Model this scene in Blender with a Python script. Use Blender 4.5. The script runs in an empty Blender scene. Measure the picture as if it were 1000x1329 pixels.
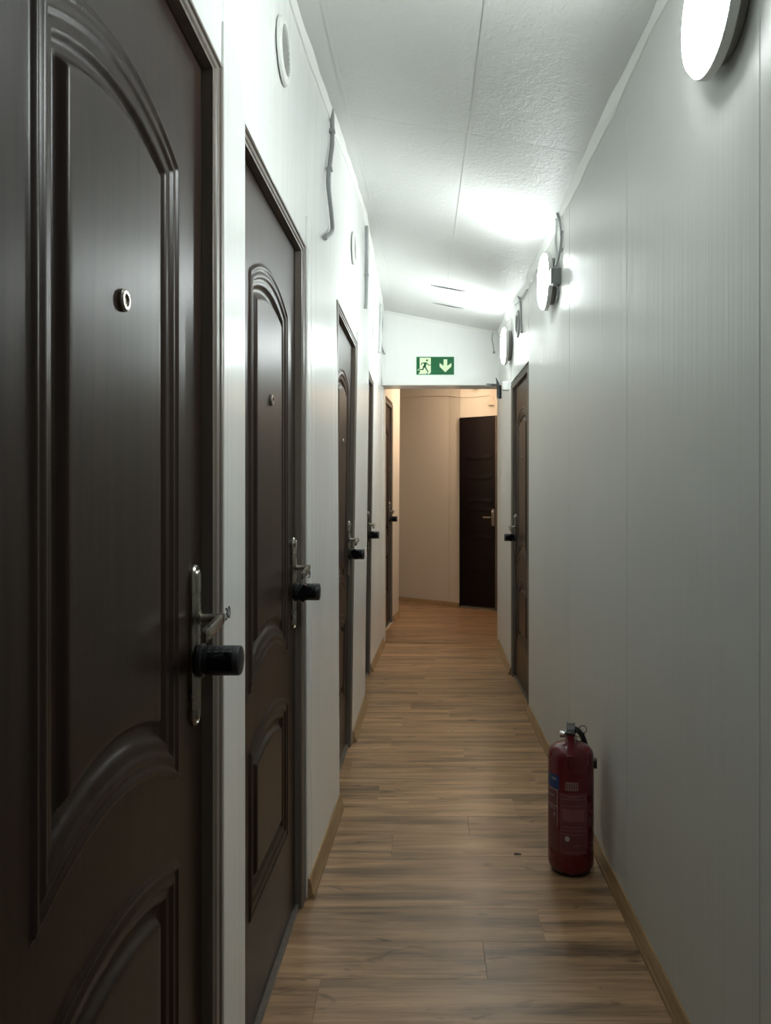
import bpy, bmesh, math, random
from mathutils import Vector, Matrix
import numpy as np
random.seed(7)
C = bpy.context.scene.collection
R = math.radians
E = 1.27                       # eye height

# ------------------------------------------------------------------ camera
cam_d = bpy.data.cameras.new('camera'); cam = bpy.data.objects.new('camera', cam_d); C.objects.link(cam)
cam.location = (0, 0, E); cam.rotation_euler = (R(90), 0, 0)
cam_d.sensor_fit = 'HORIZONTAL'; cam_d.sensor_width = 36; cam_d.lens = 36
cam_d.shift_x = -0.051; cam_d.shift_y = -0.0165; cam_d.clip_start = 0.02
bpy.context.scene.camera = cam
# ------------------------------------------------------------------ world and exposure
w = bpy.data.worlds.new('world'); bpy.context.scene.world = w; w.use_nodes = True
w.node_tree.nodes['Background'].inputs[0].default_value = (0.6, 0.7, 0.7, 1)
w.node_tree.nodes['Background'].inputs[1].default_value = 0.0
vs = bpy.context.scene.view_settings
vs.view_transform = 'Standard'; vs.look = 'None'; vs.gamma = 1; vs.use_curve_mapping = False
vs.exposure = 0.0
LAMP_A, LAMP_B, LAMP_C, LAMP_D = 65.0, 68.0, 104.0, 8.0   # wall lamps: nearest, middle, farthest, behind the viewer
LAMP_WARM = 165.0              # lamp of the room behind
COOL = (0.925, 1.0, 0.99)
WARM = (1.0, 0.78, 0.56)

# ------------------------------------------------------------------ materials
def newmat(name):
    m = bpy.data.materials.new(name); m.use_nodes = True
    nt = m.node_tree; return m, nt, nt.nodes['Principled BSDF']
def simple(name, col, rough=0.5, metal=0.0, spec=0.5, coat=0.0):
    m, nt, b = newmat(name)
    b.inputs['Base Color'].default_value = (*col, 1); b.inputs['Roughness'].default_value = rough
    b.inputs['Metallic'].default_value = metal; b.inputs['Specular IOR Level'].default_value = spec
    b.inputs['Coat Weight'].default_value = coat
    # faint unevenness of gloss
    n = nt.nodes.new('ShaderNodeTexNoise'); n.inputs['Scale'].default_value = 18
    tc = nt.nodes.new('ShaderNodeTexCoord'); nt.links.new(tc.outputs['Object'], n.inputs['Vector'])
    mr = nt.nodes.new('ShaderNodeMapRange'); mr.inputs['To Min'].default_value = max(0.02, rough-0.04); mr.inputs['To Max'].default_value = min(1, rough+0.04)
    nt.links.new(n.outputs['Fac'], mr.inputs['Value']); nt.links.new(mr.outputs['Result'], b.inputs['Roughness'])
    return m
def coords(nt, scale, loc=(0, 0, 0), rnd=False):
    tc = nt.nodes.new('ShaderNodeTexCoord'); mp = nt.nodes.new('ShaderNodeMapping')
    mp.inputs['Scale'].default_value = scale; mp.inputs['Location'].default_value = loc
    if rnd:
        oi = nt.nodes.new('ShaderNodeObjectInfo'); cb = nt.nodes.new('ShaderNodeVectorMath'); cb.operation = 'SCALE'
        cb.inputs[0].default_value = (37.0, 91.0, 53.0); nt.links.new(oi.outputs['Random'], cb.inputs['Scale'])
        ad = nt.nodes.new('ShaderNodeVectorMath'); ad.operation = 'ADD'
        nt.links.new(tc.outputs['Object'], ad.inputs[0]); nt.links.new(cb.outputs[0], ad.inputs[1])
        nt.links.new(ad.outputs[0], mp.inputs['Vector'])
    else:
        nt.links.new(tc.outputs['Object'], mp.inputs['Vector'])
    return mp.outputs['Vector']
def noise(nt, vec, scale, detail=3, rough=0.5, dist=0.0):
    n = nt.nodes.new('ShaderNodeTexNoise'); n.inputs['Scale'].default_value = scale; n.inputs['Detail'].default_value = detail
    n.inputs['Roughness'].default_value = rough; n.inputs['Distortion'].default_value = dist
    nt.links.new(vec, n.inputs['Vector']); return n.outputs['Fac']
def ramp(nt, fac, stops):
    r = nt.nodes.new('ShaderNodeValToRGB'); cr = r.color_ramp
    while len(cr.elements) < len(stops): cr.elements.new(0.5)
    for e, (p, c) in zip(cr.elements, stops): e.position = p; e.color = (*c, 1)
    nt.links.new(fac, r.inputs['Fac']); return r.outputs['Color']
def bump(nt, b, h, dist, strength=1.0, prev=None):
    bp = nt.nodes.new('ShaderNodeBump'); bp.inputs['Distance'].default_value = dist; bp.inputs['Strength'].default_value = strength
    nt.links.new(h, bp.inputs['Height'])
    if prev: nt.links.new(prev, bp.inputs['Normal'])
    if b: nt.links.new(bp.outputs['Normal'], b.inputs['Normal'])
    return bp.outputs['Normal']

def mat_wall(name, col, rough=0.22, ribs=0.0005, spec=0.36):
    m, nt, b = newmat(name)
    v = coords(nt, (7, 7, 0.10))
    f = noise(nt, v, 3.2, 5, 0.62)
    c = ramp(nt, noise(nt, coords(nt, (1, 1, 0.5)), 2.0, 3), [(0.3, tuple(x*0.96 for x in col)), (0.7, col)])
    nt.links.new(c, b.inputs['Base Color'])
    b.inputs['Roughness'].default_value = rough; b.inputs['Specular IOR Level'].default_value = spec
    n1 = bump(nt, None, f, ribs*10, 0.42)
    f2 = noise(nt, coords(nt, (1, 1, 0.8)), 1.6, 2)
    bump(nt, b, f2, 0.012, 0.35, n1)
    return m
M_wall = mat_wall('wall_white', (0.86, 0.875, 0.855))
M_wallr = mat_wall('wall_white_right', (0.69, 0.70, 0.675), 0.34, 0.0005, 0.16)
M_wallb = mat_wall('wall_cream', (0.74, 0.68, 0.60), 0.3)

def mat_ceiling():
    m, nt, b = newmat('ceiling_texture')
    b.inputs['Base Color'].default_value = (0.68, 0.69, 0.67, 1); b.inputs['Roughness'].default_value = 0.42
    v = coords(nt, (1, 1, 1))
    f = noise(nt, v, 38, 5, 0.62, 1.6)
    f2 = noise(nt, v, 14, 3, 0.5, 2.2)
    n1 = bump(nt, None, f, 0.006, 0.55)
    bump(nt, b, f2, 0.008, 0.3, n1)
    return m
M_ceil = mat_ceiling()
M_ceils = simple('ceiling_smooth', (0.69, 0.70, 0.68), 0.4)
M_caulk = simple('caulk_white', (0.82, 0.83, 0.80), 0.4)
M_crack = simple('crack_dark', (0.10, 0.10, 0.095), 0.9)

def mat_door(name, c0, c1, rough, spec=0.21):
    m, nt, b = newmat(name)
    f = noise(nt, coords(nt, (9, 9, 0.35), rnd=True), 6, 5, 0.65, 0.4)
    nt.links.new(ramp(nt, f, [(0.3, c0), (0.72, c1)]), b.inputs['Base Color'])
    b.inputs['Roughness'].default_value = rough; b.inputs['Specular IOR Level'].default_value = spec
    f2 = noise(nt, coords(nt, (1, 1, 0.6)), 3.5, 2)
    n1 = bump(nt, None, noise(nt, coords(nt, (1, 1, 0.5)), 420, 2), 0.0002, 0.25)
    bump(nt, b, f2, 0.006, 0.25, n1)
    return m
M_door = mat_door('door_brown', (0.018, 0.0105, 0.008), (0.042, 0.024, 0.017), 0.33)
M_door_black = mat_door('door_black', (0.008, 0.005, 0.006), (0.010, 0.006, 0.007), 0.25, 0.22)
M_frame = mat_door('frame_bronze', (0.135, 0.115, 0.095), (0.20, 0.17, 0.145), 0.34)
M_nickel = simple('nickel_dark', (0.36, 0.33, 0.285), 0.28, 1.0)
M_chrome = simple('chrome', (0.75, 0.74, 0.72), 0.12, 1.0)
M_blackp = simple('black_plastic', (0.012, 0.014, 0.016), 0.42)
M_blackg = simple('black_gloss', (0.004, 0.005, 0.007), 0.08)
M_key = simple('key_print', (0.22, 0.25, 0.26), 0.5)
M_greyp = simple('grey_plastic', (0.22, 0.23, 0.23), 0.5)
M_ventw = simple('vent_white', (0.72, 0.73, 0.70), 0.45)
M_vents = simple('vent_slot_grey', (0.16, 0.17, 0.165), 0.7)
M_cable = simple('cable_grey', (0.34, 0.36, 0.355), 0.5)
M_cablel = simple('cable_light', (0.55, 0.57, 0.56), 0.5)
M_cream = simple('cream_plastic', (0.72, 0.64, 0.54), 0.4)
M_sill = simple('aluminium', (0.45, 0.45, 0.44), 0.35, 1.0)
M_ink = simple('ink_black', (0.01, 0.015, 0.014), 0.6)
M_lampbase = simple('lamp_base_grey', (0.26, 0.25, 0.24), 0.6)
M_lamprim = simple('lamp_rim_white', (0.62, 0.62, 0.60), 0.4)
def emis(name, col, s):
    m, nt, b = newmat(name); b.inputs['Base Color'].default_value = (0.8, 0.8, 0.8, 1)
    b.inputs['Emission Color'].default_value = (*col, 1); b.inputs['Emission Strength'].default_value = s; return m
M_lamps = [emis('lamp_diffuser', COOL, q) for q in (LAMP_A, LAMP_B, LAMP_C, LAMP_D)]
M_lampw = emis('lamp_diffuser_warm', WARM, LAMP_WARM)

def mat_plank():
    m, nt, b = newmat('laminate_oak')
    # long dark bands following the board, fine grain, and knots
    f = noise(nt, coords(nt, (0.9, 11, 1), rnd=True), 1.7, 4, 0.6, 0.5)
    g = noise(nt, coords(nt, (3.0, 90, 1), rnd=True), 1.6, 4, 0.6, 0.3)
    k = noise(nt, coords(nt, (3.4, 9.5, 1), rnd=True), 1.9, 2, 0.5, 1.2)
    c1 = ramp(nt, f, [(0.34, (0.185, 0.110, 0.056)), (0.50, (0.42, 0.25, 0.13)), (0.66, (0.60, 0.37, 0.205))])
    c2 = ramp(nt, g, [(0.25, (0.70, 0.68, 0.66)), (0.6, (1, 1, 1))])
    c3 = ramp(nt, k, [(0.0, (1, 1, 1)), (0.63, (1, 1, 1)), (0.76, (0.42, 0.38, 0.35))])
    mx = nt.nodes.new('ShaderNodeMix'); mx.data_type = 'RGBA'; mx.blend_type = 'MULTIPLY'; mx.inputs[0].default_value = 1
    nt.links.new(c1, mx.inputs[6]); nt.links.new(c2, mx.inputs[7])
    my = nt.nodes.new('ShaderNodeMix'); my.data_type = 'RGBA'; my.blend_type = 'MULTIPLY'; my.inputs[0].default_value = 1
    nt.links.new(mx.outputs[2], my.inputs[6]); nt.links.new(c3, my.inputs[7])
    oi = nt.nodes.new('ShaderNodeObjectInfo'); hs = nt.nodes.new('ShaderNodeHueSaturation')
    mr = nt.nodes.new('ShaderNodeMapRange'); mr.inputs['To Min'].default_value = 0.82; mr.inputs['To Max'].default_value = 1.15
    nt.links.new(oi.outputs['Random'], mr.inputs['Value']); nt.links.new(mr.outputs['Result'], hs.inputs['Value'])
    nt.links.new(my.outputs[2], hs.inputs['Color']); nt.links.new(hs.outputs['Color'], b.inputs['Base Color'])
    b.inputs['Roughness'].default_value = 0.34; b.inputs['Specular IOR Level'].default_value = 0.5
    bump(nt, b, g, 0.0006, 0.4)
    return m
M_plank = mat_plank()
def mat_base():
    m, nt, b = newmat('baseboard_wood')
    f = noise(nt, coords(nt, (20, 1.5, 20)), 3, 4, 0.6)
    nt.links.new(ramp(nt, f, [(0.3, (0.30, 0.185, 0.085)), (0.7, (0.46, 0.31, 0.16))]), b.inputs['Base Color'])
    b.inputs['Roughness'].default_value = 0.4; return m
M_base = mat_base()
M_slab = simple('subfloor_grey', (0.18, 0.17, 0.16), 0.9)
M_red = simple('extinguisher_red', (0.14, 0.005, 0.011), 0.28, 0, 0.5, 0.3)
M_redd = simple('extinguisher_red_plastic', (0.16, 0.008, 0.012), 0.35)
M_lab = simple('label_print_pink', (0.27, 0.10, 0.11), 0.45)
M_labd = simple('label_print_dark', (0.16, 0.045, 0.05), 0.45)
M_white = simple('print_white', (0.62, 0.60, 0.60), 0.45)
M_pale = simple('print_pale_grey', (0.34, 0.24, 0.24), 0.5)
M_blue = simple('label_blue', (0.01, 0.05, 0.20), 0.4)
M_greenl = simple('label_green', (0.03, 0.16, 0.06), 0.4)
M_green = simple('sign_green', (0.004, 0.115, 0.036), 0.4, 0, 0.3)
M_lum = simple('sign_luminous_cream', (0.72, 0.86, 0.56), 0.4)
M_signw = simple('sign_border_pale', (0.74, 0.90, 0.78), 0.4)

# ------------------------------------------------------------------ mesh helpers
def obj(name, verts, faces, mat, parent=None, smooth=False, loc=None):
    me = bpy.data.meshes.new(name); me.from_pydata([tuple(v) for v in verts], [], faces)
    bm = bmesh.new(); bm.from_mesh(me); bmesh.ops.remove_doubles(bm, verts=bm.verts, dist=1e-6)
    bmesh.ops.recalc_face_normals(bm, faces=bm.faces); bm.to_mesh(me); bm.free()
    me.materials.append(mat)
    if smooth:
        me.polygons.foreach_set('use_smooth', [True]*len(me.polygons))
        try: me.set_sharp_from_angle(angle=R(smooth if smooth > 1 else 40))
        except Exception: pass
    o = bpy.data.objects.new(name, me); C.objects.link(o)
    if parent: o.parent = parent
    if loc: o.location = loc
    return o
def empty(name, loc=(0, 0, 0), rot=(0, 0, 0), parent=None):
    o = bpy.data.objects.new(name, None); C.objects.link(o); o.location = loc; o.rotation_euler = rot
    o.empty_display_size = 0.05
    if parent: o.parent = parent
    return o
def tag(o, label, cat, group=None, kind=None):
    o['label'] = label; o['category'] = cat
    if group: o['group'] = group
    if kind: o['kind'] = kind
    return o
class G:                                   # geometry collector
    def __init__(s): s.v = []; s.f = []
    def add(s, v, f):
        n = len(s.v); s.v += [Vector(p) for p in v]; s.f += [tuple(i+n for i in q) for q in f]; return s
    def hexa(s, p):                        # 8 points: bottom 4 (ccw), top 4
        return s.add(p, [(3, 2, 1, 0), (4, 5, 6, 7), (0, 1, 5, 4), (1, 2, 6, 5), (2, 3, 7, 6), (3, 0, 4, 7)])
    def box(s, a, b):
        (x0, y0, z0), (x1, y1, z1) = a, b
        return s.hexa([(x0, y0, z0), (x1, y0, z0), (x1, y1, z0), (x0, y1, z0), (x0, y0, z1), (x1, y0, z1), (x1, y1, z1), (x0, y1, z1)])
    def rings(s, rings, cap0=True, cap1=True):
        n = len(rings[0]); base = len(s.v)
        for r in rings: s.v += [Vector(p) for p in r]
        for k in range(len(rings)-1):
            for i in range(n):
                a = base+k*n+i; b = base+k*n+(i+1) % n
                s.f.append((a, b, b+n, a+n))
        if cap0: s.f.append(tuple(base+i for i in reversed(range(n))))
        if cap1: s.f.append(tuple(base+(len(rings)-1)*n+i for i in range(n)))
        return s
    def lathe(s, prof, axis='z', seg=32, c=(0, 0, 0)):     # prof: (r, h)
        rs = []
        for r, h in prof:
            ring = []
            for i in range(seg):
                a = 2*math.pi*i/seg; p, q = max(r, 1e-5)*math.cos(a), max(r, 1e-5)*math.sin(a)
                ring.append({'z': (c[0]+p, c[1]+q, c[2]+h), 'x': (c[0]+h, c[1]+p, c[2]+q), 'y': (c[0]+q, c[1]+h, c[2]+p)}[axis])
            rs.append(ring)
        return s.rings(rs)
    def tube(s, pts, r, seg=10, smooth=True):
        pts = [Vector(p) for p in pts]
        if smooth and len(pts) > 2:
            q = []
            for i in range(len(pts)-1):
                p0 = pts[max(i-1, 0)]; p1 = pts[i]; p2 = pts[i+1]; p3 = pts[min(i+2, len(pts)-1)]
                for k in range(6):
                    t = k/6
                    q.append(0.5*((2*p1)+(-p0+p2)*t+(2*p0-5*p1+4*p2-p3)*t*t+(-p0+3*p1-3*p2+p3)*t**3))
            q.append(pts[-1]); pts = q
        rs = []; up = None
        for i, p in enumerate(pts):
            t = (pts[min(i+1, len(pts)-1)]-pts[max(i-1, 0)]).normalized()
            if up is None: up = t.orthogonal().normalized()
            up = (up-t*up.dot(t)).normalized(); sd = t.cross(up)
            rs.append([p+up*r*math.cos(2*math.pi*k/seg)+sd*r*math.sin(2*math.pi*k/seg) for k in range(seg)])
        return s.rings(rs)
    def obj(s, name, mat, parent=None, smooth=False): return obj(name, s.v, s.f, mat, parent, smooth)
def stadium(w, h, n=10):                   # rounded long plate outline, centred
    r = w/2; pts = []
    for i in range(n+1):
        a = math.pi*i/n; pts.append((r*math.cos(a), h/2-r+r*math.sin(a)))
    for i in range(n+1):
        a = math.pi+math.pi*i/n; pts.append((r*math.cos(a), -h/2+r+r*math.sin(a)))
    return pts
def fontmesh(body, size, depth=0.0006):
    cu = bpy.data.curves.new('t', 'FONT'); cu.body = body; cu.size = size; cu.extrude = depth; cu.align_x = 'CENTER'; cu.align_y = 'CENTER'
    o = bpy.data.objects.new('t', cu); C.objects.link(o); bpy.context.view_layer.update()
    me = o.to_mesh(); v = [p.co.copy() for p in me.vertices]; f = [tuple(p.vertices) for p in me.polygons]
    o.to_mesh_clear(); bpy.data.objects.remove(o); bpy.data.curves.remove(cu); return v, f

# ------------------------------------------------------------------ profiles of the crooked corridor
def interp(tab, y): return float(np.interp(y, [a for a, _ in tab], [b for _, b in tab]))
def sm(tab, y, s=0.25): return sum(interp(tab, y+d*s) for d in (-1, -.5, 0, .5, 1))/5
ZL = [(-3, E+1.38), (2.17, E+1.395), (2.78, E+1.445), (3.5, E+1.55), (4.26, E+1.634), (5.5, E+1.67), (6.7, E+1.64), (7, E+1.64)]
ZR = [(-3, E+1.30), (3.6, E+1.298), (4.5, E+1.305), (5.3, E+1.38), (5.7, E+1.38), (6.7, E+1.46), (7, E+1.46)]
XLc = [(-3, -.377), (2.17, -.375), (2.78, -.36), (4.26, -.345), (5.5, -.36), (6.7, -.367), (7, -.367)]     # left wall at ceiling
XLh = [(-3, -.377), (2.45, -.377), (3.15, -.360), (4.0, -.349), (4.78, -.351), (5.64, -.372), (6.7, -.376), (7, -.376)]  # left wall at door heads
def zceil(x, y):
    a, b = sm(ZL, y), sm(ZR, y); t = (x+.37)/(.62+.37)
    return a+(b-a)*t
HEAD = 2.10

# floor --------------------------------------------------------------
fl = G().box((-1.9, -2.6, -0.05), (1.6, 10.6, -0.0095)).obj('floor', M_slab)
tag(fl, 'floor of brown oak laminate boards laid across the corridor', 'floor', kind='structure')
plank_mesh = {}
def plank(x0, x1, y0, y1):
    g = .0002; c = .0006; L = x1-x0-2*g; W = y1-y0-2*g
    key = (round(L, 4), round(W, 4))
    o = None
    if key not in plank_mesh:
        def ring(i, z): return [(-L/2+i, -W/2+i, z), (L/2-i, -W/2+i, z), (L/2-i, W/2-i, z), (-L/2+i, W/2-i, z)]
        o = G().rings([ring(0, -.009), ring(0, -c*.7), ring(c, 0)]).obj('plank', M_plank, fl); plank_mesh[key] = o.data
    else:
        o = bpy.data.objects.new('plank', plank_mesh[key]); C.objects.link(o); o.parent = fl
    o.location = ((x0+x1)/2, (y0+y1)/2, 0)
PW = .175; y = 2.04-PW*26; k = 0
JOINT = {26: .166, 27: .347, 25: -.275, 31: .17, 32: .37, 30: -.12, 36: .195, 40: .145, 28: -.62, 29: .62, 33: -.2, 34: .5, 35: -.35}
while y < 10.4:
    lo, hi = (-.47, .68) if y < 6.7 else (-1.8, 1.5)
    j = JOINT.get(k, (k*0.517*1.28+.3) % 1.28-.64); xs = [lo]; s = j-1.28*2
    while s < hi:
        if s > lo+.05 and s < hi-.05: xs.append(s)
        s += 1.28
    xs.append(hi)
    for a, b in zip(xs, xs[1:]): plank(a, b, y, y+PW)
    y += PW; k += 1

# ceiling ------------------------------------------------------------
ce = G().box((-1.9, -2.6, 3.02), (1.6, 10.6, 3.08)).obj('ceiling', M_ceils)
tag(ce, 'white ceiling with embossed covering sloping down to the right wall', 'ceiling', kind='structure')
def sheet(name, x0, x1, y0, y1, mat, dz=0, th=.006, nx=10, ny=None, parent=ce, bulge=0):
    ny = ny or max(2, int((y1-y0)/.08)); g = G(); top = []; n = nx+1
    def xx(u, y):
        a = (x0(y) if callable(x0) else x0); b = (x1(y) if callable(x1) else x1); return a+(b-a)*u
    V = []
    for l in (0, 1):
        for j in range(ny+1):
            yy = y0+(y1-y0)*j/ny
            for i in range(nx+1):
                x = xx(i/nx, yy); z = zceil(x, yy)+dz+(th if l else 0)
                z -= bulge*math.sin(math.pi*i/nx)*math.sin(math.pi*j/ny) if bulge else 0
                V.append((x, yy, z))
    F = []; N = n*(ny+1)
    for j in range(ny):
        for i in range(nx):
            a = j*n+i; F.append((a, a+n, a+n+1, a+1)); F.append((N+a, N+a+1, N+a+n+1, N+a+n))
    for j in range(ny):
        a = j*n; F.append((a, N+a, N+a+n, a+n)); a = j*n+nx; F.append((a, a+n, N+a+n, N+a))
    for i in range(nx):
        F.append((i, i+1, N+i+1, N+i)); a = ny*n+i; F.append((a, N+a, N+a+1, a+1))
    return obj(name, V, F, mat, parent, smooth=50)
SL = -.285
bl = [-2.55, -.1, 1.15, 2.9, 4.3, 5.52, 5.92, 6.72]
sheet('edge_strip', lambda y: -.46, SL-.0015, -2.55, 6.72, M_ceils, nx=6)
for a, b in zip(bl, bl[1:]):
    sheet('ceiling_panel', SL, .165, a+.001, b-.001, M_ceil, bulge=.003)
for a, b in zip(bl, bl[1:]):
    sheet('ceiling_panel', .168, .72, a+.001, b-.001, M_ceil, bulge=.003)
sheet('joint_strip', .160, .172, -2.5, 6.7, M_ceils, dz=-.0022, th=.002, nx=1)
sheet('joint_strip', SL-.006, SL+.004, -2.5, 6.7, M_ceils, dz=-.0018, th=.0016, nx=1)
# two opened seams in the ceiling sheets
for (pts) in ([(558.6, 369.5), (570, 372.0), (585, 374.5), (597, 377), (608, 377.7)], [(561, 392.5), (572, 394.5), (584, 397), (592, 398.6), (601, 399.5)]):
    g = G(); top = []; wd = [0.001, .006, .009, .006, .001]
    P = []
    for (px, py) in pts:
        d = 5.5
        for _ in range(30):
            x = (px-551)*d/1000; d = (zceil(x, d)-E)/(648-py)*1000
        P.append((x, d))
    V = []; F = []
    for (x, d), ww in zip(P, wd):
        for s in (-1, 1):
            V.append((x, d+s*ww*1.6, zceil(x, d+s*ww*1.6)-.0045)); 
    for (x, d), ww in zip(P, wd):
        for s in (-1, 1): V.append((x, d+s*ww*1.6, zceil(x, d)-.0035))
    n = len(P)*2
    for i in range(len(P)-1):
        a = 2*i; F += [(a, a+2, a+3, a+1), (n+a, n+a+1, n+a+3, n+a+2), (a, n+a, n+a+2, a+2), (a+1, a+3, n+a+3, n+a+1)]
    F += [(0, 1, n+1, n), (2*len(P)-2, n+2*len(P)-2, n+2*len(P)-1, 2*len(P)-1)]
    obj('open_seam', V, F, M_crack, ce)

# walls --------------------------------------------------------------
def wpan(name, p0, p1, z0, z1, mat, parent, th=.02, side=-1, t0=0, t1=0, z1b=None, ny=1):
    """upright panel; face on the plan line p0-p1, thickness away from the corridor, top shifted by t0/t1 in x"""
    z1b = z1 if z1b is None else z1b
    g = G(); o = side*th
    g.hexa([(p0[0], p0[1], z0), (p1[0], p1[1], z0), (p1[0]+o, p1[1], z0), (p0[0]+o, p0[1], z0),
            (p0[0]+t0, p0[1], z1), (p1[0]+t1, p1[1], z1b), (p1[0]+t1+o, p1[1], z1b), (p0[0]+t0+o, p0[1], z1)])
    ob = g.obj(name, mat, parent)
    md = ob.modifiers.new('b', 'BEVEL'); md.width = .0015; md.segments = 1; md.limit_method = 'ANGLE'
    return ob
wl = G().box((-.56, -2.6, 0), (-.50, 6.93, 3.02)).obj('wall_left', M_wall)
tag(wl, 'left corridor wall of white panels between the brown doors', 'wall', kind='structure')
# upper wall above the door heads, one leaning band
def upper(y0, y1, name='upper_panel'):
    n = max(1, int((y1-y0)/.08)); V = []; F = []
    for j in range(n+1):
        yy = y0+(y1-y0)*j/n; a = sm(XLh, yy, .1)-.005; b = sm(XLc, yy, .1)
        zt = zceil(-.37, yy)+.012; zb = interp([(2.4, 2.07), (3.2, 2.075), (4.1, 2.085), (4.8, 2.10), (5.64, 2.128), (6.9, 2.128)], yy)
        for x, z in ((a, zb), (b, zt), (-.49, zt), (-.49, zb)): V.append((x, yy, z))
    for j in range(n):
        for i in range(4):
            p, q = j*4+i, j*4+(i+1) % 4; F.append((p, q, q+4, p+4))
    F += [(3, 2, 1, 0), tuple(n*4+i for i in range(4))]
    return obj(name, V, F, M_wall, wl, smooth=30)
for a, b in ((-2.55, -.3), (-.298, 1.452), (1.454, 2.452), (2.454, 4.0), (4.002, 5.64), (5.642, 6.72)): upper(a, b)
# strips between doors
wpan('wall_panel', (-.371, -2.55), (-.371, .58), 0, 2.165, M_wall, wl, .09)
wpan('wall_panel', (-.3763, 1.446), (-.3825, 1.642), 0, 2.168, M_wall, wl, .09)
wpan('edge_batten', (-.3725, 2.449), (-.370, 2.502), 0, 2.17, M_wall, wl, .09)
wpan('wall_panel', (-.3695, 2.505), (-.350, 3.17), 0, 2.17, M_wall, wl, .09, t0=0, t1=-.009)
wpan('wall_panel', (-.379, 4.003), (-.373, 4.80), 0, 2.14, M_wall, wl, .09, t0=.034, t1=.026)
wpan('wall_panel', (-.400, 5.643), (-.365, 6.74), 0, 2.15, M_wall, wl, .09, t0=.030, t1=-.006)
wpan('jamb_panel', (-.365, 6.742), (-.352, 6.925), 0, 2.26, M_wall, wl, .1)

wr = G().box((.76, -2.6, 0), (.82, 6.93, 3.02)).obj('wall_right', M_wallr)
tag(wr, 'right corridor wall of tall white panels behind the wall lamps', 'wall', kind='structure')
XR = .620
ys = [-2.55, -1.4, -.452, .487, 1.427, 2.366, 3.306, 4.59]
for a, b in zip(ys, ys[1:]):
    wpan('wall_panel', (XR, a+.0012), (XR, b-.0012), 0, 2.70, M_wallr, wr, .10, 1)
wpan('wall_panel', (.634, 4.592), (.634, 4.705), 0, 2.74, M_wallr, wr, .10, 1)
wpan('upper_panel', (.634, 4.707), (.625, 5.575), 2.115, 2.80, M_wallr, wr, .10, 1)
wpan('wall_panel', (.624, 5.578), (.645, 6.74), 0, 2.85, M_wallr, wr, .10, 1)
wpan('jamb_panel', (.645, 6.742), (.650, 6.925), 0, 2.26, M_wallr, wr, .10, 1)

# lintel wall over the opening
we = G().box((-.5, 6.70, E+.99), (.76, 6.92, 3.02)).obj('wall_end', M_wall)
tag(we, 'short white wall above the opening at the corridor end', 'wall', kind='structure')
G().box((-.37, 6.688, E+.992), (.65, 6.6995, E+1.062)).obj('lintel_trim', M_caulk, we)
# wall behind the camera
wb = G().box((-.56, -2.7, 0), (.82, -2.58, 3.02)).obj('wall_rear', M_wallr)
tag(wb, 'white wall closing the corridor behind the viewer', 'wall', kind='structure')

# back room -----------------------------------------------------------
w2 = G().hexa([(-.409, 7.05, 0), (-.30, 8.37, 0), (-.6, 8.37, 0), (-.6, 7.05, 0), (-.409, 7.05, .001), (-.30, 8.37, .001), (-.6, 8.37, .001), (-.6, 7.05, .001)]).obj('wall_inner', M_wallb)
tag(w2, 'cream wall piece beside the last door on the left', 'wall', kind='structure')
wpan('wall_panel', (-.334, 7.995), (-.284, 8.36), .001, 2.72, M_wallb, w2, .25, -1, t1=.015)
wpan('upper_panel', (-.402, 7.08), (-.334, 7.993), 2.27, 2.72, M_wallb, w2, .15, -1)
wpan('wall_panel', (-.43, 6.93), (-.42, 7.055), .001, 2.72, M_wallb, w2, .15, -1)
FW = [(-1.75, 10.75), (-.33, 9.69), (.29, 9.185), (.42, 9.06), (.84, 8.80), (1.5, 8.40)]
wf = G().box((-1.85, 10.5, 0), (-1.84, 10.6, .01)).obj('wall_far', M_wallb)
tag(wf, 'cream far wall seen through the opening, bending beside the black door', 'wall', kind='structure')
def fpan(p0, p1, z0, z1, name='wall_panel'):
    d = Vector((p1[0]-p0[0], p1[1]-p0[1])).normalized(); n = Vector((-d.y, d.x))*.08
    g = G(); g.hexa([(p0[0], p0[1], z0), (p1[0], p1[1], z0), (p1[0]+n.x, p1[1]+n.y, z0), (p0[0]+n.x, p0[1]+n.y, z0),
                     (p0[0], p0[1], z1), (p1[0], p1[1], z1), (p1[0]+n.x, p1[1]+n.y, z1), (p0[0]+n.x, p0[1]+n.y, z1)])
    return g.obj(name, M_wallb, wf)
fpan(FW[0], FW[1], 0, 2.72); fpan(FW[1], (.288, 9.187), 0, 2.72); fpan(FW[2], FW[3], 0, 2.72); fpan(FW[3], FW[4], 0, 2.72)
wq = G().box((.84, 6.93, 0), (.92, 9.0, 2.72)).obj('wall_inner_right', M_wallb)
tag(wq, 'cream side wall just inside the room past the opening', 'wall', kind='structure')
wz = G().box((.66, 6.925, 0), (.92, 6.97, 2.72)).obj('trim_1', M_wallb); tag(wz, 'cream return of the opening, room side', 'trim', kind='structure')
wv = G().box((-1.85, 6.93, 0), (-1.76, 10.8, 2.72)).obj('wall_inner_left', M_wallb); tag(wv, 'cream wall of the side passage on the left', 'wall', kind='structure')
wy = G().box((-1.85, 6.90, 0), (-.56, 6.97, 2.72)).obj('wall_inner_rear', M_wallb); tag(wy, 'cream wall behind the last left door', 'wall', kind='structure')
c2 = G().box((-1.85, 6.925, 2.66), (1.0, 10.8, 2.74)).obj('ceiling_inner', M_wallb); tag(c2, 'cream ceiling of the room past the opening', 'ceiling', kind='structure')

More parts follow.
